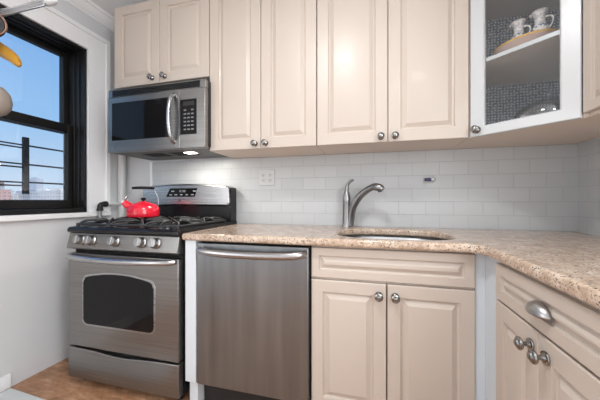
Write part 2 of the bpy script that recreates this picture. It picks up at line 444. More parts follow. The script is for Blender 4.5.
bk.box(cp(.4915, 0)[0], cp(1.1, 0)[0], cp(0, -.026)[1], cp(0, -.010)[1], .018, 1.022)
bk.box(cp(1.084, 0)[0], cp(1.1, 0)[0], cp(0, -.588)[1], cp(0, -.026)[1], .018, 1.022)
bk.build('back_board', M['lining'], cc)
for z in (1.757 - 1.3995, 2.150 - 1.3995):
    sh = MB().prism(inner, z, z + .018, 'z').build('shelf', M['shelfgrey'], cc)
    u = .0205
    ed = MB(); ed.box(.03, DL - .03, .022, .0245, z, z + .018)
    ed.build('shelf_edge', M['white'], sh, rot=(0, 0, DA))
gd = MB(); H_ = 1.042; fw0, fz0, fz1 = .062, .048, .06
x0, x1 = .002, DL - .002
def frame_ring(ins, y, ix, iz0, iz1): return [(x0 + ix, y, iz0), (x1 - ix, y, iz0), (x1 - ix, y, H_ - iz1), (x0 + ix, y, H_ - iz1)]
rr = [frame_ring(0, .02, fw0, fz0, fz1), frame_ring(0, .02, 0, 0, 0), frame_ring(0, .003, 0, 0, 0), frame_ring(0, 0, .003, .003, .003), frame_ring(0, 0, fw0 - .006, fz0 - .006, fz1 - .006), frame_ring(0, .006, fw0, fz0, fz1), frame_ring(0, .02, fw0, fz0, fz1)]
gd.rings(rr, False, False)
gdo = gd.build('door', M['white'], cc, rot=(0, 0, DA), angle=12)
MB().box(x0 + fw0 - .004, x1 - fw0 + .004, .010, .014, fz0 - .004, H_ - fz1 + .004).build('glass_pane', M['pane'], gdo)
knob(gdo, .034, .031, .0)

# right-hand wall cabinet
rc = thing('wall_cabinet', 'cream wall cabinet on the right wall beside the glass-door corner cabinet', 'cabinet', (XR, -.6055, 1.3995), R(-90))
# local x runs toward the viewer, local y into the right wall; back at y=0
MB().box(.0005, .60, -.319, -.0095, 0, 1.042).build('body', M['cream_in'], rc, bevel=.001)
for a, b, kx in ((-.004, .3, .163), (.303, .5985, .343)):
    d = door(rc, 'door', a, b, .014, 1.042, -.3195, DRAWER)
    knob(d, kx - a, .072)

# ------------------------------------------------------------------ microwave
mx0, mx1, mz0, mz1, my = -1.737, -.983, 1.410, 1.834, -.395
mw = thing('microwave', 'stainless over-the-range microwave hanging under the short cabinet', 'microwave', ((mx0 + mx1) / 2, 0, mz0))
def mp(x, z): return (x - (mx0 + mx1) / 2, z - mz0)
hw = (mx1 - mx0) / 2
MB().box(-hw, hw, my + .03, -.0095, .012, mz1 - mz0).build('body', M['black'], mw, bevel=.002)
fr = MB()
a = mp(0, 1.782)[1]
fr.box(-hw, hw, my, my + .03, a + .001, mz1 - mz0 - .0005)
tf = fr.build('vent_band', M['steel'], mw, bevel=.003)
gx0, gx1 = mp(-1.700, 0)[0], mp(-1.022, 0)[0]
g = MB(); g.box(gx0, gx1, my - .002, my + .001, mp(0, 1.786)[1], mp(0, 1.827)[1]); g.build('vent_grille', M['blackm'], tf)
g = MB()
for k in range(4): g.box(gx0 + .003, gx1 - .003, my - .005, my - .002, mp(0, 1.790 + k * .0095)[1], mp(0, 1.7945 + k * .0095)[1])
g.build('louvre', M['black'], tf)
# door (left) and control column (right)
dx1 = mp(-1.165, 0)[0]
md = MB().box(-hw, dx1, my - .004, my + .03, .0, a).build('door', M['steel'], mw, bevel=.004)
MB().box(mp(-1.700, 0)[0], mp(-1.236, 0)[0], my - .006, my - .003, mp(0, 1.489)[1], mp(0, 1.742)[1]).build('window', M['blackglass'], md, bevel=.004)
MB().box(mp(-1.236, 0)[0] + .001, dx1 - .001, my - .0055, my - .003, mp(0, 1.489)[1], mp(0, 1.742)[1]).build('hinge_strip', M['steel'], md)
hx = mp(-1.205, 0)[0]; hz0, hz1 = mp(0, 1.452)[1], mp(0, 1.755)[1]
MB().tube([(hx, my - .002, hz0), (hx, my - .035, hz0 + .02), (hx, my - .052, hz0 + .09), (hx, my - .056, (hz0 + hz1) / 2), (hx, my - .052, hz1 - .09), (hx, my - .035, hz1 - .02), (hx, my - .002, hz1)], .0125, 12, 2).build('handle', M['steelbright'], md, angle=60)
e1 = mp(-1.672, 1.446)
MB().cyl(.011, my - .0065, my - .003, 'y', (e1[0], 0, e1[1])).build('emblem', M['pewter'], md)
cpn = MB().box(dx1 + .001, hw, my - .004, my + .03, 0, a).build('control_column', M['steel'], mw, bevel=.004)
kx0, kx1, kz0, kz1 = mp(-1.160, 0)[0], mp(-1.043, 0)[0], mp(0, 1.498)[1], mp(0, 1.716)[1]
kp = MB().box(kx0, kx1, my - .007, my - .003, kz0, kz1).build('control_panel', M['blackglass'], cpn, bevel=.004)
MB().box(kx0 + .022, kx1 - .014, my - .008, my - .0065, kz1 - .040, kz1 - .014).build('display', M['blackm'], cpn)
for r_ in range(6):
    for c_ in range(3):
        bx = kx0 + .036 + c_ * .0265; bz = kz1 - .068 - r_ * .024
        if r_ == 0 and c_ == 1: continue
        MB().box(bx - .009, bx + .009, my - .0085, my - .0065, bz - .0045, bz + .0045).build('button', M['nickel'], cpn, bevel=.0015)
un = MB(); un.box(-hw + .004, hw - .004, my + .02, -.02, .0, .012); un.build('underside_plate', M['undergrey'], mw, bevel=.002)
v_ = MB()
for k in range(9): v_.box(-.20 + .0, -.03, my + .10 + k * .014, my + .107 + k * .014, -.002, .0)
for k in range(9): v_.box(.02, .19, my + .10 + k * .014, my + .107 + k * .014, -.002, .0)
v_.build('filter_grille', M['blackm'], mw)
MB().box(.140, .205, -.29, -.235, -.003, .001).build('lamp_lens', M['lampglass'], mw)
hl = light('hood_lamp_light', 'AREA', ((mx0 + mx1) / 2 + .17, -.26, mz0 - .006), 2.0, .09, (1, .95, .86))

# ------------------------------------------------------------------ range
rx0, rx1 = -1.730, -.966; rc_ = (rx0 + rx1) / 2; rw = (rx1 - rx0) / 2
rg = thing('gas_range', 'freestanding stainless gas range with black cooktop under the microwave', 'stove', (rc_, 0, 0))
MB().box(-rw + .004, rw - .001, -.610, -.02, .05, .890).build('body', M['black'], rg, bevel=.002)
for sx in (-1, 1):
    for yy in (-.58, -.08): MB().cyl(.018, 0, .05, 'z', (sx * (rw - .05), yy, 0)).build('foot', M['blackm'], rg)
MB().box(-rw + .03, rw - .03, -.60, -.57, .005, .05).build('toe_kick', M['blackm'], rg)
ct = MB(); ct.prism([(-.656, .899), (-.662, .906), (-.660, .920), (-.650, .930), (-.620, .932), (-.02, .932), (-.02, .891), (-.60, .891)], -rw, rw, 'x')
top = ct.build('cooktop', M['black'], rg, bevel=.003, angle=30)
# sloped control panel
cpz = MB(); cpz.prism([(-.648, .896), (-.668, .812), (-.660, .804), (-.612, .804), (-.612, .896)], -rw + .003, rw - .003, 'x')
pn = cpz.build('control_panel', M['steel'], rg, bevel=.003)
tilt = math.atan2(.021, .074)
for x in (-1.628, -1.545, -1.378, -1.199, -1.107):
    kb = MB(); kb.lathe([(0, 0), (.029, 0), (.030, -.004), (.0265, -.008), (.0255, -.026), (.023, -.031), (0, -.032)], 24, 'y')
    k = kb.build('burner_knob', M['knobsteel'], rg, loc=(x - rc_, -.6580, .857), rot=(tilt * -1 * -1, 0, 0), angle=30)
    k.rotation_euler = (-tilt, 0, 0)
    MB().box(-.0045, .0045, -.034, -.010, -.021, .021).build('grip_bar', M['knobsteel'], k, bevel=.002)
# oven door
od = MB(); od.box(-rw + .003, rw - .003, -.657, -.614, .240, .778)
odo = od.build('oven_door', M['steel'], rg, bevel=.004)
wx0, wx1, wz0, wz1 = -1.606 - rc_, -1.120 - rc_, .378, .642
def arch(x0, x1, z0, z1, rise, rad=.03, n=10):
    pts = []
    for (cx, cz, a0) in ((x0 + rad, z0 + rad, 180), (x1 - rad, z0 + rad, 270)):
        for k in range(5): a = R(a0 + 90 * k / 4); pts.append((cx + rad * math.cos(a), cz + rad * math.sin(a)))
    for k in range(n + 1):
        q = k / n; x = x1 - (x1 - x0) * q; s_ = 1 - (2 * q - 1) ** 2
        e_ = min(1, min(q, 1 - q) / .06); pts.append((x, z1 - (1 - math.sqrt(1 - (1 - e_) ** 2)) * .028 + rise * s_))
    return pts
MB().prism(arch(wx0 - .010, wx1 + .010, wz0 - .010, wz1 + .010, .03, .034, 32), -.6595, -.655, 'y').build('window_trim', M['steelbright'], odo, bevel=.0015)
MB().prism(arch(wx0, wx1, wz0, wz1, .03, .03, 32), -.661, -.656, 'y').build('window', M['blackglass'], odo)
hz = .762
MB().tube([(-rw + .02, -.662, hz + .004), (-rw + .05, -.691, hz + .002), (-rw + .20, -.711, hz), (0, -.717, hz - .002), (rw - .20, -.711, hz), (rw - .05, -.691, hz + .002), (rw - .02, -.662, hz + .004)], [.014, .015, .0165, .0175, .0165, .015, .014], 12, 2).build('handle', M['steelbright'], odo, angle=60)
MB().box(-rw + .010, rw - .010, -.618, -.6105, .776, .806).build('door_gap', M['dark'], rg)
# drawer with a swooping top edge
pts = [(-rw + .003, .052), (rw - .003, .052)]
for k in range(17):
    q = k / 16; x = (rw - .003) * (1 - 2 * q)
    pts.append((x, .228 - .016 * math.exp(-((q - .5) / .22) ** 2) + .0))
dr = MB().prism(pts, -.657, -.614, 'y').build('drawer', M['steel'], rg, bevel=.004)
MB().box(-rw + .01, rw - .01, -.630, -.612, .195, .245).build('drawer_gap', M['dark'], rg)
# burners and grates
for (x, y, r) in ((-.19, -.52, .046), (.19, -.52, .052), (-.19, -.24, .046), (.19, -.24, .040), (0, -.38, .05)):
    bn = MB().lathe([(0, .932), (r + .012, .932), (r + .010, .938), (r, .940), (r, .947), (0, .947)], 24, 'z', (x, y, 0)).build('burner', M['nickel'], rg, angle=30)
    MB().lathe([(0, .947), (r - .004, .947), (r - .003, .954), (r - .010, .957), (0, .958)], 24, 'z', (x, y, 0)).build('burner_cap', M['blackm'], bn, angle=30)
def grate(x0, x1, y0, y1):
    g = MB(); r = .0068; zl, zt = .945, .966
    cx = (x0 + x1) / 2; loop = [(x0, y0), (x1, y0), (x1, y1), (x0, y1)]
    for i in range(4):
        p, q = loop[i], loop[(i + 1) % 4]
        g.tube([(p[0], p[1], zl), (q[0], q[1], zl)], .0075, 8)
        g.tube([(p[0], p[1], .9325), (p[0], p[1], zl + .006)], .009, 8)
    ym = (y0 + y1) / 2
    g.tube([(x0, ym, zl), (x0 + .035, ym, zt), (x1 - .035, ym, zt), (x1, ym, zl)], r, 8, 2)
    for yc in (y0 + (y1 - y0) * .25, y0 + (y1 - y0) * .75):
        for k in range(8):
            a = 2 * PI * k / 8
            dx, dy = math.cos(a), math.sin(a)
            L = min(((x1 - x0) / 2) / max(abs(dx), 1e-6), ((y1 - y0) / 4) / max(abs(dy), 1e-6))
            ii = .032
            base = zt if (abs(dx) < .1 and abs(yc + dy * L - ym) < .01) else zl
            f = lambda t, z: (cx + dx * (ii + (L - ii) * t), yc + dy * (ii + (L - ii) * t), z)
            g.tube([f(0, zt - .006), f(.15, zt), f(.62, zt), f(.85, (zt + base) / 2 + .004), f(1, base)], r, 8, 1)
    return g.build('grate', M['iron'], rg, angle=60)
grate(-.350, -.125, -.622, -.145); grate(.125, .350, -.622, -.145); grate(-.112, .112, -.622, -.145)
# backguard
MB().box(-rw + .004, rw - .004, -.105, -.022, .9325, 1.075).build('backguard_base', M['black'], rg, bevel=.003)
bp = []
zl, zr_, n = 1.045, 1.178, 20
pts = [(-rw + .004, zl + .02), (-rw + .02, zl), (0, zl + .002), (rw - .02, zl), (rw - .004, zl + .02)]
for k in range(n + 1):
    q = k / n; x = (rw - .012) * (1 - 2 * q)
    pts.append((x, 1.186 + .022 * (1 - (2 * q - 1) ** 2)))
bg = MB().prism(pts, -.128, -.03, 'y').build('backguard', M['steelbright'], rg, bevel=.012, seg=3, angle=40)
MB().box(rw - .006, rw - .001, -.112, -.03, .9325, 1.176).build('end_cap', M['black'], rg, bevel=.003)
MB().box(-rw + .001, -rw + .006, -.112, -.03, .9325, 1.176).build('end_cap', M['black'], rg, bevel=.003)
dp = [(-1.498 - rc_, 1.112), (-1.252 - rc_, 1.112), (-1.228 - rc_, 1.176), (-1.462 - rc_, 1.176)]
dsp = MB().prism(dp, -.131, -.127, 'y').build('display', M['blackglass'], bg, bevel=.001)
def mark(name, boxes):
    g = MB()
    for q in boxes: g.box(q[0], q[1], -.1325, -.1305, q[2], q[3])
    return g.build(name, M['glyph'], dsp)
def seg7(x, z, ch, s):
    on = {'0': 'abcdef', '1': 'bc', '2': 'abged', '8': 'abcdefg'}[ch]
    w, h, t = s * .5, s, s * .13
    d = {'a': (0, w, h - t, h), 'd': (0, w, 0, t), 'g': (0, w, h / 2 - t / 2, h / 2 + t / 2), 'b': (w - t, w, h / 2, h), 'c': (w - t, w, 0, h / 2), 'e': (0, t, 0, h / 2), 'f': (0, t, h / 2, h)}
    mark('digit', [(x + d[c][0], x + d[c][1], z + d[c][2], z + d[c][3]) for c in on])
for i, ch in enumerate('1208'): seg7(-1.385 - rc_ + i * .014 + (.006 if i > 1 else 0), 1.146, ch, .017)
for i in range(5): mark('key_mark', [(-1.468 - rc_ + i * .047, -1.446 - rc_ + i * .047, 1.124, 1.131)])
for i in (0, 4): mark('key_mark', [(-1.45 - rc_ + i * .047, -1.425 - rc_ + i * .047, 1.150, 1.158)])
MB().cyl(.0095, -.1305, -.127, 'y', (-1.381 - rc_, 0, 1.089)).build('emblem', M['pewter'], bg)

# ------------------------------------------------------------------ kettle
kt = thing('kettle', 'shiny red enamel kettle with black grip on the stove grate', 'kettle', (-1.515, -.325, .9735))
MB().lathe([(0, 0), (.093, 0), (.099, .004), (.101, .014), (.1005, .046), (.097, .060), (.088, .075), (.072, .087), (.053, .095), (.040, .098), (.0385, .0965), (0, .0965)], 40, 'z').build('body', M['red'], kt, angle=25)
ld = MB().lathe([(0, .0966), (.038, .0966), (.039, .099), (.030, .104), (.014, .107), (0, .108)], 32, 'z').build('lid', M['red'], kt, angle=25)
MB().lathe([(0, .107), (.008, .108), (.008, .112), (.015, .117), (.0165, .124), (.012, .130), (0, .132)], 20, 'z').build('lid_knob', M['black'], ld, angle=40)
sd_ = Vector((-.80, -.60, 0)).normalized()
spt = MB().tube([sd_ * .070 + Vector((0, 0, .062)), sd_ * .098 + Vector((0, 0, .082)), sd_ * .109 + Vector((0, 0, .095)), sd_ * .117 + Vector((0, 0, .104))], [.029, .025, .021, .0185], 16, 1).build('spout', M['red'], kt, angle=50)
MB().tube([sd_ * .115 + Vector((0, 0, .1025)), sd_ * .121 + Vector((0, 0, .108))], [.0195, .018], 16).build('spout_cap', M['chrome'], spt, angle=40)
MB().tube([sd_ * .112 + Vector((0, 0, .112)), sd_ * .102 + Vector((0, 0, .128)), sd_ * .092 + Vector((0, 0, .146))], [.004, .006, .003], 8, 1).build('cap_lever', M['chrome'], spt)
for s in (-1, 1):
    hb = sd_ * s * .090 + Vector((0, 0, .070)); ht = sd_ * s * .060 + Vector((0, 0, .197))
    MB().tube([hb, sd_ * s * .094 + Vector((0, 0, .11)), sd_ * s * .082 + Vector((0, 0, .155)), ht], .0013, 8, 2).build('handle_wire', M['chrome'], kt, angle=60)
MB().tube([sd_ * -.068 + Vector((0, 0, .196)), sd_ * -.034 + Vector((0, 0, .199)), sd_ * .034 + Vector((0, 0, .199)), sd_ * .068 + Vector((0, 0, .196))], [.0085, .0095, .0095, .0085], 12, 1).build('grip', M['black'], kt, angle=50)

# ------------------------------------------------------------------ pipes in the corner
rp = MB().cyl(.028, .001, ZC - .001, 'z')
tag(rp.build('riser_pipe', M['pipe'], loc=(-1.994, -.060, 0)), 'white painted vertical pipe in the corner beneath the microwave', 'pipe')
gp = thing('gas_pipe', 'pale branch pipe with black elbow dropping behind the stove by the window wall', 'pipe', (-1.97, -.265, 0))
MB().cyl(.0125, 0, .1415, 'y', (0, .033, 1.058)).build('horizontal_pipe', M['pipe'], gp)
MB().cyl(.0125, .001, 1.03, 'z', (0, 0, 0)).build('drop_pipe', M['pipegrey'], gp)
eb = MB(); eb.tube([(0, 0, 1.012), (0, 0, 1.045), (0, .012, 1.058), (0, .045, 1.058)], .0175, 16, 2)
eb.cyl(.0215, 1.008, 1.026, 'z', (0, 0, 0)); eb.cyl(.0215, .034, .052, 'y', (0, 0, 1.058))
eb.build('elbow', M['blackm'], gp, angle=50)

# ------------------------------------------------------------------ dishwasher and filler
FL = thing('filler_panel', 'narrow white filler board between the stove and the dishwasher', 'panel', (-.92, 0, 0))
MB().box(-.012, .036, -.612, -.012, .0, .135).build('plinth', M['filler'], FL)
MB().box(-.0265, .036, -.630, -.012, .136, .877).build('board', M['filler'], FL, bevel=.001)
dwx0, dwx1 = -.880, -.278; dwc = (dwx0 + dwx1) / 2; dwh = (dwx1 - dwx0) / 2
dw = thing('dishwasher', 'built-in stainless dishwasher with bar handle under the counter', 'dishwasher', (dwc, 0, 0))
MB().box(-dwh + .001, dwh - .001, -.585, -.02, .11, .868).build('body', M['blackm'], dw)
MB().box(-dwh + .001, dwh - .001, -.56, -.02, .0, .109).build('toe_kick', M['blackm'], dw)
MB().box(-dwh + .004, dwh - .004, -.632, -.586, .135, .866).build('door', M['steelv'], dw, bevel=.004)
MB().tube([(-dwh + .022, -.634, .836), (-dwh + .040, -.660, .834), (-dwh + .09, -.672, .829), (-.1, -.676, .824), (.1, -.676, .824), (dwh - .09, -.672, .829), (dwh - .040, -.660, .834), (dwh - .022, -.634, .836)], .018, 12, 2).build('handle', M['steelbright'], dw, angle=60)

# ------------------------------------------------------------------ sink base cabinet
sb = thing('base_cabinet', 'cream base cabinet with false drawer front and two doors under the sink', 'cabinet', (-.2745, 0, 0))
SW = .412 + .2745
bd = MB()
bd.box(0, .016, -.590, -.02, .10, .870); bd.box(SW - .016, SW, -.590, -.02, .10, .870)
bd.box(.016, SW - .016, -.590, -.02, .10, .116); bd.box(.016, SW - .016, -.034, -.02, .116, .870)
bd.box(.016, SW - .016, -.590, -.572, .70, .740); bd.box(.016, SW - .016, -.590, -.572, .855, .870)
bd.build('body', M['cream_in'], sb)
MB().box(.0, SW, -.535, -.52, 0, .10).build('toe_kick', M['blackm'], sb)
mbf = MB(); mbf.panel(SW - .003, .866 - .7265, DRAWER); mbf.build('drawer_front', M['cream'], sb, loc=(.0015, -.5905, .7265), angle=12)
sp_ = .066 + .2745
for a, b, kx in ((.0015, sp_ - .0025, .026 + .2745 + .006), (sp_ + .0025, SW - .0015, .101 + .2745 - .0)):
    d = door(sb, 'door', a, b, .115, .716, -.5905, RAISED_L)
    knob(d, kx - a, .666 - .115)

# corner filler
cf = thing('filler_panel', 'white corner filler post between the two runs of base cabinets', 'panel', (.414, 0, 0))
MB().box(.0, .036, -.598, -.580, .0, .877).build('side_board', M['filler'], cf)
MB().box(.0365, .052, -.742, -.580, .0, .877).build('board', M['filler'], cf)

# right-hand base cabinet (local x toward the viewer, local -y faces the room)
rb = thing('base_cabinet', 'cream base cabinet with cup-pull drawer on the right side of the kitchen', 'cabinet', (XR, -.744, 0), R(-90))
D_ = XR - .45; BW = .512
MB().box(0, BW, -D_ + .0, -.012, .10, .877).build('body', M['cream_in'], rb)
MB().box(0, BW, -D_ + .06, -.012, .0, .099).build('toe_kick', M['blackm'], rb)
mbf = MB(); mbf.panel(BW - .003, .864 - .740, DRAWER); dd = mbf.build('drawer', M['cream'], rb, loc=(.0015, -D_ - .0005, .740), angle=12)
# cup pull: half dome shell open at the bottom
cu = MB(); rr = []
for i in range(9):
    a = R(90 * i / 8)                                                # from rim at wall to front
    ring = []
    for k in range(17):
        b_ = PI * k / 16
        ring.append((.046 * math.cos(b_) * math.cos(a), -.020 - .030 * math.sin(a), .032 * math.sin(b_) * math.cos(a) ** .6 if i < 8 else 0.0))
    rr.append(ring)
cu.rings(rr, False, False, closed=False)
cuo = cu.build('cup_pull', M['knobsteel'], dd, loc=(.272, 0, .050), angle=60)
so = cuo.modifiers.new('thickness', 'SOLIDIFY'); so.thickness = .0022; so.offset = -1
MB().tube([(-.047, -.0222, 0), (.047, -.0222, 0)], .003, 8).build('pull_flange', M['nickel'], cuo)
ms = .258
for a, b, kx in ((.0015, ms - .0015, .228), (ms + .0015, BW - .0015, .296)):
    d = door(rb, 'door', a, b, .115, .733, -D_ - .0005, RAISED_L)
    knob(d, kx - a, .687 - .115)

# ------------------------------------------------------------------ countertop
def counter():
    cu = bpy.data.curves.new('countertop', 'CURVE'); cu.dimensions = '2D'; cu.fill_mode = 'BOTH'
    th, bv = .037, .013
    cu.extrude = th / 2 - bv; cu.bevel_depth = bv; cu.bevel_resolution = 4; cu.offset = -bv
    def poly(pts):
        s = cu.splines.new('POLY'); s.points.add(len(pts) - 1)
        for q, p in zip(s.points, pts): q.co = (p[0], p[1], 0, 1)
        s.use_cyclic_u = True
    fil = [(.414 - .07 + .07 * math.sin(a), -.647 - .07 + .07 * math.cos(a)) for a in [R(90) * k / 8 for k in range(9)]]
    out = [(-.962, -.0100), (-.962, -.632), (-.958, -.642), (-.948, -.647)] + fil + [(.414, -1.26), (XR - .0100, -1.26), (XR - .0100, -.0100)]
    poly(out)
    hole = []
    for k in range(48):
        a = 2 * PI * k / 48; c, s = math.cos(a), math.sin(a)
        hole.append((.104 + .279 * math.copysign(abs(c) ** .72, c), -.372 + .212 * math.copysign(abs(s) ** .72, s)))
    poly(hole)
    tmp = bpy.data.objects.new('tmp', cu); COL.objects.link(tmp)
    dg = bpy.context.evaluated_depsgraph_get()
    me = bpy.data.meshes.new_from_object(tmp.evaluated_get(dg)); bpy.data.objects.remove(tmp)
    me.materials.clear(); me.materials.append(M['granite'])
    ob = bpy.data.objects.new('countertop', me); ob.location = (0, 0, .914 - th / 2); COL.objects.link(ob)
    for p in me.polygons: p.use_smooth = True
    me.set_sharp_from_angle(angle=R(30))
    return ob
tag(counter(), 'speckled pinkish granite countertop running along both cabinet runs', 'countertop')

# sink (undermount basin below the cutout)
sk = thing('sink', 'oval undermount stainless sink set into the granite counter', 'sink', (.104, -.372, .8765))
def oval(ax_, ay_, z):
    return [(ax_ * math.copysign(abs(math.cos(t)) ** .72, math.cos(t)), ay_ * math.copysign(abs(math.sin(t)) ** .72, math.sin(t)), z) for t in [2 * PI * k / 48 for k in range(48)]]
b_ = MB(); b_.rings([oval(.270, .203, -.002), oval(.270, .203, 0), oval(.287, .218, 0), oval(.287, .218, -.004), oval(.270, .202, -.02), oval(.264, .196, -.12), oval(.246, .178, -.16), oval(.2, .14, -.170), oval(.04, .03, -.174)], False, True)
# inner skin and outer skin share the same shell; solidify gives it sheet thickness
bo = b_.build('basin', M['sink'], sk, angle=50)
MB().lathe([(0, -.172), (.042, -.172), (.044, -.1695), (.036, -.1685), (.033, -.171), (0, -.1715)], 24, 'z').build('drain', M['chrome'], sk)

# faucet
fc = thing('faucet', 'brushed nickel pull-out faucet with lever on top behind the sink', 'faucet', (-.155, -.082, .9142))
MB().lathe([(0, 0), (.032, 0), (.032, .004), (.027, .010), (.0255, .02), (.0245, .155), (.0255, .160), (.026, .172), (.0255, .188), (.021, .212), (.015, .230), (0, .236)], 28, 'z').build('body', M['nickel'], fc, angle=40)
lv = [(0, 0, .222), (.0, .003, .250), (.006, .002, .272), (.018, -.004, .288), (.032, -.010, .300), (.044, -.014, .300)]
MB().tube(lv, [.0145, .0125, .0095, .0085, .009, .007], 12, 2).build('lever', M['nickel'], fc, angle=60)
spp = [(-.134, -.085, .925), (-.128, -.087, .973), (-.121, -.095, 1.020), (-.103, -.109, 1.066), (-.076, -.123, 1.105), (-.041, -.145, 1.139), (-.004, -.169, 1.162), (.022, -.183, 1.169)]
MB().tube([(x + .155, y + .082, z - .9142) for x, y, z in spp], [.025, .025, .0245, .0235, .022, .021, .020, .0195], 16, 2).build('spout', M['nickel'], fc, angle=60)
hd = [(.010, -.178, 1.166), (.034, -.191, 1.166), (.052, -.200, 1.158), (.062, -.205, 1.147)]
ho = MB().tube([(x + .155, y + .082, z - .9142) for x, y, z in hd], [.0205, .024, .023, .017], 16, 2).build('spray_head', M['nickel'], fc, angle=60)
MB().tube([(.048 + .155, -.199 + .082, 1.145 - .9142), (.050 + .155, -.200 + .082, 1.136 - .9142)], [.012, .011], 14).build('spray_nozzle', M['blackm'], ho)

# ------------------------------------------------------------------ wall fittings
ot = thing('outlet_plate', 'white double outlet plate on the tiled wall right of the stove', 'outlet', (-.733, -.0093, 1.251))
MB().box(-.060, .060, -.006, 0, -.058, .058).build('cover_plate', M['plate'], ot, bevel=.003)
for x in (-.027, .027):
    f = MB().box(x - .017, x + .017, -.0085, -.006, -.034, .034).build('socket', M['plate'], ot, bevel=.002)
    s = MB()
    for z in (-.018, .018):
        s.box(x - .008, x - .005, -.0092, -.0084, z - .004, z + .006); s.box(x + .005, x + .008, -.0092, -.0084, z - .004, z + .006); s.cyl(.0025, -.0092, -.0084, 'y', (x, 0, z - .009), 10)
    s.build('slot', M['blackm'], f)
hk = thing('wall_holder', 'tiny chrome holder with purple bar and white knob on the tiles right of the faucet', 'holder', (.347, -.0093, 1.219))
MB().box(-.033, .030, -.005, 0, -.024, .024).build('backplate', M['platetile'], hk, bevel=.004)
MB().tube([(-.026, -.020, -.004), (.012, -.020, -.004)], .010, 14).build('bar', M['purple'], hk, angle=50)
MB().box(-.014, .004, -.016, -.004, -.010, .002).build('bracket', M['chrome'], hk, bevel=.002)
MB().lathe([(0, -.034), (.008, -.033), (.0135, -.026), (.0145, -.020), (.0125, -.012), (.008, -.006), (0, -.005)], 20, 'y', (.020, 0, -.002)).build('knob', M['white'], hk)

# ------------------------------------------------------------------ things inside the glass cabinet
def dpt(s, off): return (.475 + DT[0] * s + DN[0] * off, -.335 + DT[1] * s + DN[1] * off)
x, y = dpt(.182, .125)
ty = thing('serving_tray', 'blush ceramic dish with a gold rim on the glass cabinet shelf', 'dish', (x, y, 1.7755), DA)
MB().lathe([(0, 0), (.070, 0), (.080, .004), (.118, .036), (.120, .040), (.114, .040), (.078, .009), (0, .007)], 40, 'z', squash=.75).build('dish_body', M['blush'], ty, angle=25)
MB().lathe([(.112, .0395), (.121, .0385), (.123, .043), (.119, .048), (.111, .046), (.112, .0395)], 40, 'z', squash=.75).build('rim', M['gold'], ty)
def jug(s, off, label, sc):
    x, y = dpt(s, off)
    j = thing('jug', label, 'jug', (x, y, 1.7829), DA, 'small painted jugs on the gold-rimmed dish')
    MB().lathe([(0, 0), (.030 * sc, 0), (.032 * sc, .004), (.040 * sc, .03 * sc), (.041 * sc, .055 * sc), (.036 * sc, .082 * sc), (.024 * sc, .102 * sc), (.020 * sc, .118 * sc), (.021 * sc, .138 * sc), (.028 * sc, .158 * sc), (.035 * sc, .168 * sc), (.032 * sc, .168 * sc), (.018 * sc, .14 * sc), (0, .13 * sc)], 28, 'z').build('body', M['jug'], j, angle=40)
    MB().tube([(.022 * sc, 0, .135 * sc), (.046 * sc, 0, .130 * sc), (.052 * sc, 0, .105 * sc), (.036 * sc, 0, .075 * sc)], .0045 * sc, 10, 2).build('handle', M['jug'], j, angle=60)
    MB().tube([(-.026 * sc, 0, .160 * sc), (-.040 * sc, 0, .172 * sc)], [.012 * sc, .006 * sc], 10).build('spout', M['jug'], j)
jug(.158, .130, 'small painted ceramic jug on the left side of the gold-rimmed dish', .90)
jug(.238, .130, 'small painted ceramic jug on the right end of the gold-rimmed dish', .92)
x, y = dpt(.262, .150)
gb = thing('glass_dome', 'patterned clear glass dome on the bottom of the corner cabinet', 'glassware', (x, y, 1.418), DA)
dome = [(.128, 0), (.130, .012), (.126, .045)] + [(.126 * math.cos(R(a)), .045 + .075 * math.sin(R(a))) for a in range(10, 90, 10)] + [(0, .120)]
MB().lathe([(.120, 0)] + dome, 36, 'z').build('shell', M['cutglass'], gb, angle=20)
rb_ = MB(); rb_.lathe([(.126, .0), (.134, .004), (.134, .012), (.126, .014), (.126, 0)], 36, 'z'); rb_.build('rim', M['chrome'], gb)
MB().lathe([(0, .118), (.005, .119), (.004, .130), (.009, .138), (.007, .148), (0, .150)], 16, 'z').build('finial', M['cutglass'], gb)

# ------------------------------------------------------------------ rack with hanging utensils by the window
rk = thing('hanging_rack', 'steel bar rack with pale end cap hanging in front of the window', 'rack', (-1.50, -1.0, 1.94))
MB().box(-.38, .128, -.004, .004, -.010, .016).build('bar', M['steelbright'], rk, bevel=.002)
MB().box(-.38, .10, .056, .064, .052, .082).build('bar', M['steelbright'], rk, bevel=.002)
MB().tube([(-.38, .02, .040), (.12, .02, .030)], .008, 12).build('rod', M['chrome'], rk)
MB().lathe([(0, .112), (.014, .112), (.016, .124), (.0165, .150), (.013, .168), (.006, .176), (0, .177)], 20, 'x', (0, .012, .016)).build('end_cap', M['white'], rk)
MB().box(-.362, -.345, -.006, .066, .014, .056).build('cross_bar', M['chrome'], rk)
for yy in (0, .06): MB().cyl(.005, .05, ZC - 1.94 - .0005, 'z', (-.354, yy, 0)).build('hanger', M['chrome'], rk)

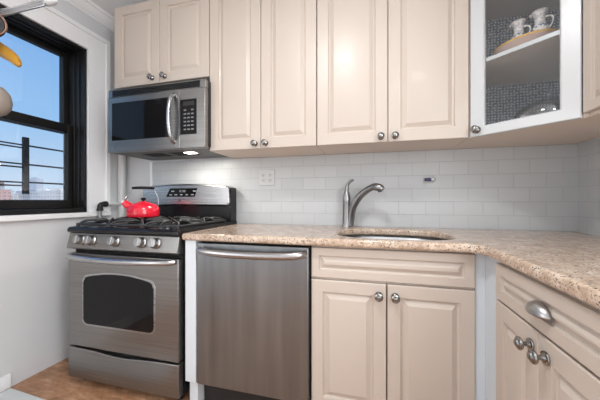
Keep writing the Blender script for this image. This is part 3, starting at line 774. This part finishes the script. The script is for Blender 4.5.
pn_ = thing('saucepan', 'dark pan with a coppery rim hanging from the rack', 'pan', (-1.684, -1.030, 1.892), R(62))
MB().lathe([(0, -.018), (.054, -.018), (.060, -.012), (.061, .010), (.057, .010), (.055, -.010), (0, -.012)], 36, 'y').build('pan_body', M['blackm'], pn_, angle=30)
MB().lathe([(.057, -.022), (.062, -.024), (.065, -.018), (.062, -.012), (.057, -.014), (.057, -.022)], 36, 'y').build('rim', M['copper'], pn_)
MB().box(-.008, .008, -.004, .004, .058, .085).build('handle', M['steelbright'], pn_)
ys = thing('spatula', 'curved yellow utensil with rounded tip hanging before the window glass', 'utensil', (-1.78, -.92, 1.94))
MB().tube([(-.115, .0, .02), (-.11, .0, -.02), (-.066, .0, -.068), (-.020, .0, -.098), (.030, .0, -.126), (.075, .0, -.155), (.105, .0, -.185), (.112, 0, -.197)], [.010, .016, .030, .033, .030, .025, .017, .007], 16, 2, .8).build('blade', M['yellow'], ys, angle=60)
lo_ = thing('ladle', 'long ladle with a round taupe bowl hanging lowest before the window', 'utensil', (-1.772, -.975, 1.92))
MB().lathe([(0, -.430), (.03, -.426), (.056, -.410), (.073, -.382), (.077, -.352), (.070, -.316), (.050, -.288), (.02, -.276), (0, -.275)], 28, 'z').build('bowl', M['taupe'], lo_, angle=40)
MB().tube([(0, 0, -.285), (0, 0, -.1), (.0, 0, .06)], .006, 10, 1).build('handle', M['taupe'], lo_)

# ------------------------------------------------------------------ floor threshold in the foreground
th = thing('door_saddle', 'flat white door saddle lying on the parquet in the bottom left corner', 'threshold', (-1.60, -.91, 0), R(-3.2))
MB().box(-.40, .40, -.10, .113, .0005, .016).build('saddle_board', M['white'], th, bevel=.004)

# ------------------------------------------------------------------ outside: fire escape railing and the city
fe = thing('railing', 'dark rusty iron fire-escape railing outside the window', 'railing', (-2.9, -.18, -.30))
def rail(y0, y1, z, r=.006): MB().tube([(0, y0, z + .30), (0, y1, z + .30)], r, 8).build('rail', M['rust'], fe)
for z in (1.562, 1.538, 1.398, 1.370, 1.240, 1.212):
    rail(-1.60, .0, z, .0065)
for z in (1.562, 1.398, 1.243): rail(.0, 1.05, z, .0075)
MB().box(-.012, .012, -.020, .022, 1.141 + .30, 1.632 + .30).build('post', M['rust'], fe, bevel=.002)
for y in (-1.60, 1.05): MB().box(-.012, .012, y - .02, y + .02, .05, 1.64 + .30).build('post', M['rust'], fe, bevel=.002)
MB().box(-.10, .55, -1.7, 1.15, .0, .05).build('platform', M['rust'], fe)

tag(MB().box(-1500, -30, -200, 1400, -42, -40).build('ground', mat('distant_ground', (.25, .26, .25), .9)), kind='structure')
def building(dist, u0, u1, topz, wall, win, label, tank=None, bw=5, rh=4, depth=30, step=None):
    """u0, u1: bearings (dy/dx from the window) of its two ends"""
    x = -dist; y0, y1 = dist * u0, dist * u1; wd = y1 - y0
    t = thing('city_building', label, 'building', (x, y0, -40))
    m = facade('facade', wall, win, bw, rh); h = topz + 40
    bd = MB().box(-depth, 0, 0, wd, 0, h).build('wall', m, t)
    MB().box(-depth - .4, .4, -.4, wd + .4, h, h + 1.0).build('parapet', mat('roof_edge', tuple(min(1, c * 1.08) for c in wall), .8), t)
    if step:
        MB().box(-depth * .7, -4, wd * step[0], wd * step[1], h + 1, h + step[2]).build('penthouse', m, t)
    if tank is not None:
        tk = MB().lathe([(0, 0), (2.4, 0), (2.4, 4.5), (0, 6.5)], 12, 'z', (-8, wd * tank, h + 5)); 
        o = tk.build('water_tank', mat('tank_wood', (.25, .2, .17), .9), t)
        st = MB()
        for a in (-1.5, 1.5):
            for b in (-1.5, 1.5): st.cyl(.25, h + 1, h + 5.05, 'z', (-8 + a, wd * tank + b, 0), 8)
        st.build('tank_stand', M['rust'], o)
building(430, .488, .543, 13, (.62, .40, .36), (.34, .22, .2), 'low reddish brick building at the left edge of the window view', tank=.8)
building(520, .540, .562, 10, (.62, .60, .58), (.36, .36, .38), 'pale grey building just left of the railing post', step=(.2, .7, 5))
building(610, .560, .588, 12, (.55, .53, .55), (.33, .34, .38), 'grey building directly behind the railing post', step=(.5, .9, 6))
building(560, .586, .606, 9, (.68, .62, .55), (.42, .38, .36), 'low cream building right of the railing post', tank=.4)
building(900, .605, .625, 60, (.56, .58, .64), (.42, .45, .52), 'tall blue-grey tower rising highest above the other rooftops', bw=6, rh=5, step=(.1, .55, 5))
building(480, .606, .628, 11, (.50, .49, .50), (.28, .28, .3), 'mid grey building in front of the tall tower', step=(.1, .5, 5))
building(440, .629, .650, 13, (.76, .74, .72), (.45, .45, .48), 'bright white building right of the tall tower', step=(.3, .8, 5))
building(520, .650, .672, 10, (.58, .56, .57), (.36, .37, .4), 'grey stepped building near the right side of the window view', step=(.0, .5, 8), tank=.75)
building(400, .672, .700, 13, (.78, .74, .70), (.48, .46, .46), 'off-white building at the right edge of the window view', step=(.2, .6, 4))
